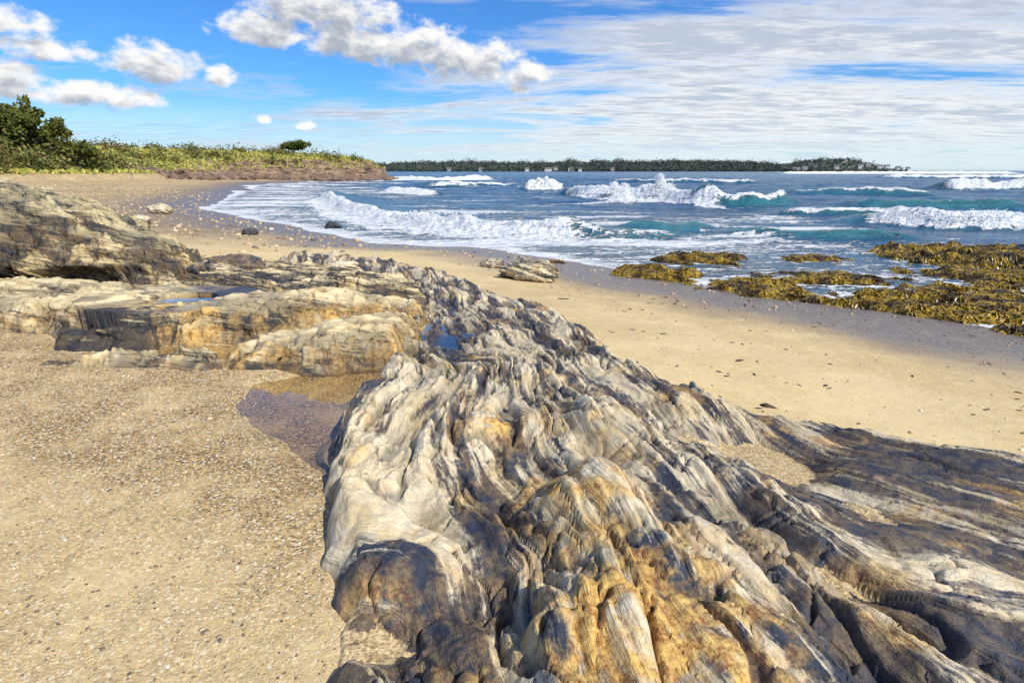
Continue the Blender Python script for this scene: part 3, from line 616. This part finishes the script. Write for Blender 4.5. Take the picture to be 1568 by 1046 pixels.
for x,w,yy in [(-388,4,0),(-372,3.5,4),(-160,5,2),(-80,4,3),(38,5,0),(92,9,1),(112,5,8),(150,7,3),(172,4.5,0),(255,4,3),(700,6,12),(728,9,8),(758,6,16),(790,5,20),(835,6,12),(905,7,18),(933,6,26),(958,8,20),(984,6,25),(1003,5,18),(1025,4,15)]:
    tt=yy/260*2.2+.04; hz=SEA-1+(float(hl(x))+1)*float(ss(0,.5,tt)); house(x,1496+tt*260,hz+1.0,w,4,6,3)
print("veg",time.time()-T0)
# ---------------------------------------------------------------- sun, sky
sd_=Vector((.48,-.45,.70)).normalized()
L=bpy.data.lights.new("sun",'SUN'); L.energy=5.0; L.angle=math.radians(.5); L.color=(1,.95,.86)
so=bpy.data.objects.new("sun",L); scene.collection.objects.link(so); so.rotation_euler=sd_.to_track_quat('Z','Y').to_euler()
world=bpy.data.worlds.new("World"); scene.world=world; world.use_nodes=True
W=NT(world.node_tree); W.n.clear()
sky=W.new('ShaderNodeTexSky'); sky.sky_type='NISHITA'; sky.sun_disc=False; sky.sun_elevation=math.asin(sd_.z); sky.sun_rotation=math.atan2(sd_.x,sd_.y)
sky.air_density=1.0; sky.dust_density=.3; sky.ozone_density=1.6
tc=W.n.new('ShaderNodeTexCoord').outputs['Generated']
g=bpy.data.node_groups.new("cumulus_field",'ShaderNodeTree')
g.interface.new_socket("az",in_out='INPUT',socket_type='NodeSocketFloat'); g.interface.new_socket("el",in_out='INPUT',socket_type='NodeSocketFloat')
g.interface.new_socket("d",in_out='OUTPUT',socket_type='NodeSocketFloat')
G=NT(g); gi=G.n.new('NodeGroupInput'); go=G.n.new('NodeGroupOutput'); az,el=gi.outputs[0],gi.outputs[1]
CL=[(-21.6,11.0,4.2,1.6),(-17.8,13.1,5.0,2.2),(-13.5,12.8,3.2,2.0),(-14.2,10.6,4.8,2.2),(-8.7,10.2,5.2,2.5),(-3.6,9.2,5.4,2.1),(1.0,8.3,3.2,1.2),
(-29.9,7.9,3.8,1.8),(-25.1,7.4,1.4,1.1),(-36.2,8.4,3.2,1.1),(-38.7,10,2.8,1.2),(-34.2,5.4,4.8,1.3),(-40,6.1,3.6,1.5),(-18.7,3.8,1.0,.6),(-22.2,4.2,.7,.45),(.7,7.1,1.1,.6),(42,8.6,3,.7)]
acc=None
for a,e,ra,re in CL:
    dx=G.m('MULTIPLY',G.m('SUBTRACT',az,a),1/ra); dy=G.m('MULTIPLY',G.m('SUBTRACT',el,e),1/re)
    dy=G.m('MAXIMUM',dy,G.m('MULTIPLY',dy,-1.5))
    v=G.m('SUBTRACT',1.0,G.m('ADD',G.m('MULTIPLY',dx,dx),G.m('MULTIPLY',dy,dy)))
    acc=v if acc is None else G.m('SMOOTH_MAX',acc,v,.35)
acc=G.m('MAXIMUM',acc,-3.0)
cv=G.new('ShaderNodeCombineXYZ',{0:az,1:G.m('MULTIPLY',el,1.5),2:0.0}).outputs[0]
nz=G.m('SUBTRACT',G.noise(cv,.42,8,.62,.2),.5)
G.set(go.inputs[0],G.m('ADD',acc,G.m('MULTIPLY',nz,3.8)))
s=W.new('ShaderNodeSeparateXYZ',{0:tc}).outputs; dx,dy,dz=s
AZ=W.m('MULTIPLY',W.m('ARCTAN2',dx,dy),57.2958); EL=W.m('MULTIPLY',W.m('ARCSINE',dz),57.2958)
def grp(a,e):
    nd=W.n.new('ShaderNodeGroup'); nd.node_tree=g; W.set(nd.inputs[0],a); W.set(nd.inputs[1],e); return nd.outputs[0]
d0=grp(AZ,EL); d1=grp(W.m('ADD',AZ,.5),W.m('ADD',EL,1.0))
ca=W.mr(d0,-.25,.85)
sh=W.mr(d1,-.1,1.3,1.0,0.0)
cumcol=W.mix(sh,(.42,.47,.55),(1.0,.99,.97))
inv=W.m('DIVIDE',1.0,W.m('ADD',W.m('MAXIMUM',dz,0.0),.07))
q=W.new('ShaderNodeCombineXYZ',{0:W.m('MULTIPLY',dx,inv),1:W.m('MULTIPLY',dy,inv),2:0.0}).outputs[0]
qm=W.new('ShaderNodeMapping',{0:q,'Rotation':(0,0,math.radians(-14)),'Scale':(.55,1.25,1)}).outputs[0]
c1=W.noise(qm,.75,7,.62,.6); c2=W.noise(qm,5.0,5,.68,.3)
cf=W.m('ADD',W.m('MULTIPLY',c1,.74),W.m('MULTIPLY',c2,.26))
cov=W.m('ADD',W.mr(AZ,-38.0,22.0,-.08,.10),W.mr(EL,2.0,13.0,.08,-.03))
cf=W.m('ADD',cf,cov)
cirr=W.mr(cf,.47,.65,0.0,.94)
hz=W.mr(EL,0.0,7.0,.70,0.0)
cirr=W.m('MAXIMUM',cirr,hz)
circ=W.mix(W.mr(W.m('ADD',W.m('MULTIPLY',c2,.5),W.m('MULTIPLY',c1,.5)),.44,.60),(.97,.97,.96),(.54,.61,.71))
circ=W.mix(W.mr(EL,0.0,5.0,.8,0.0),circ,(.74,.88,.97))
up=W.mr(EL,-1.0,.5)
hs=W.new('ShaderNodeMix',{0:1.0,6:W.new('ShaderNodeHueSaturation',{'Saturation':1.15,'Color':sky.outputs[0]}).outputs[0],7:(.40,.80,1.28,1)},data_type='RGBA',blend_type='MULTIPLY').outputs[2]
b0=W.new('ShaderNodeBackground',{0:hs,1:.12}).outputs[0]
b1=W.new('ShaderNodeBackground',{0:circ,1:1.0}).outputs[0]
b2=W.new('ShaderNodeBackground',{0:cumcol,1:1.0}).outputs[0]
mx=W.new('ShaderNodeMixShader',{0:W.m('MULTIPLY',cirr,up),1:b0,2:b1}).outputs[0]
mx=W.new('ShaderNodeMixShader',{0:W.m('MULTIPLY',ca,up),1:mx,2:b2}).outputs[0]
wo=W.n.new('ShaderNodeOutputWorld'); W.set(wo.inputs[0],mx)
world.cycles.sampling_method='MANUAL'; world.cycles.sample_map_resolution=256
scene.view_settings.view_transform='Standard'; scene.view_settings.look='None'; scene.view_settings.exposure=0
# ---------------------------------------------------------------- camera
cd=bpy.data.cameras.new("camera"); cd.lens=20; cd.sensor_width=36; cd.clip_end=20000; cd.clip_start=.05
co=bpy.data.objects.new("camera",cd); scene.collection.objects.link(co); co.location=(0,0,1.6); co.rotation_euler=(math.radians(73.3),0,0); scene.camera=co
print("done",time.time()-T0)
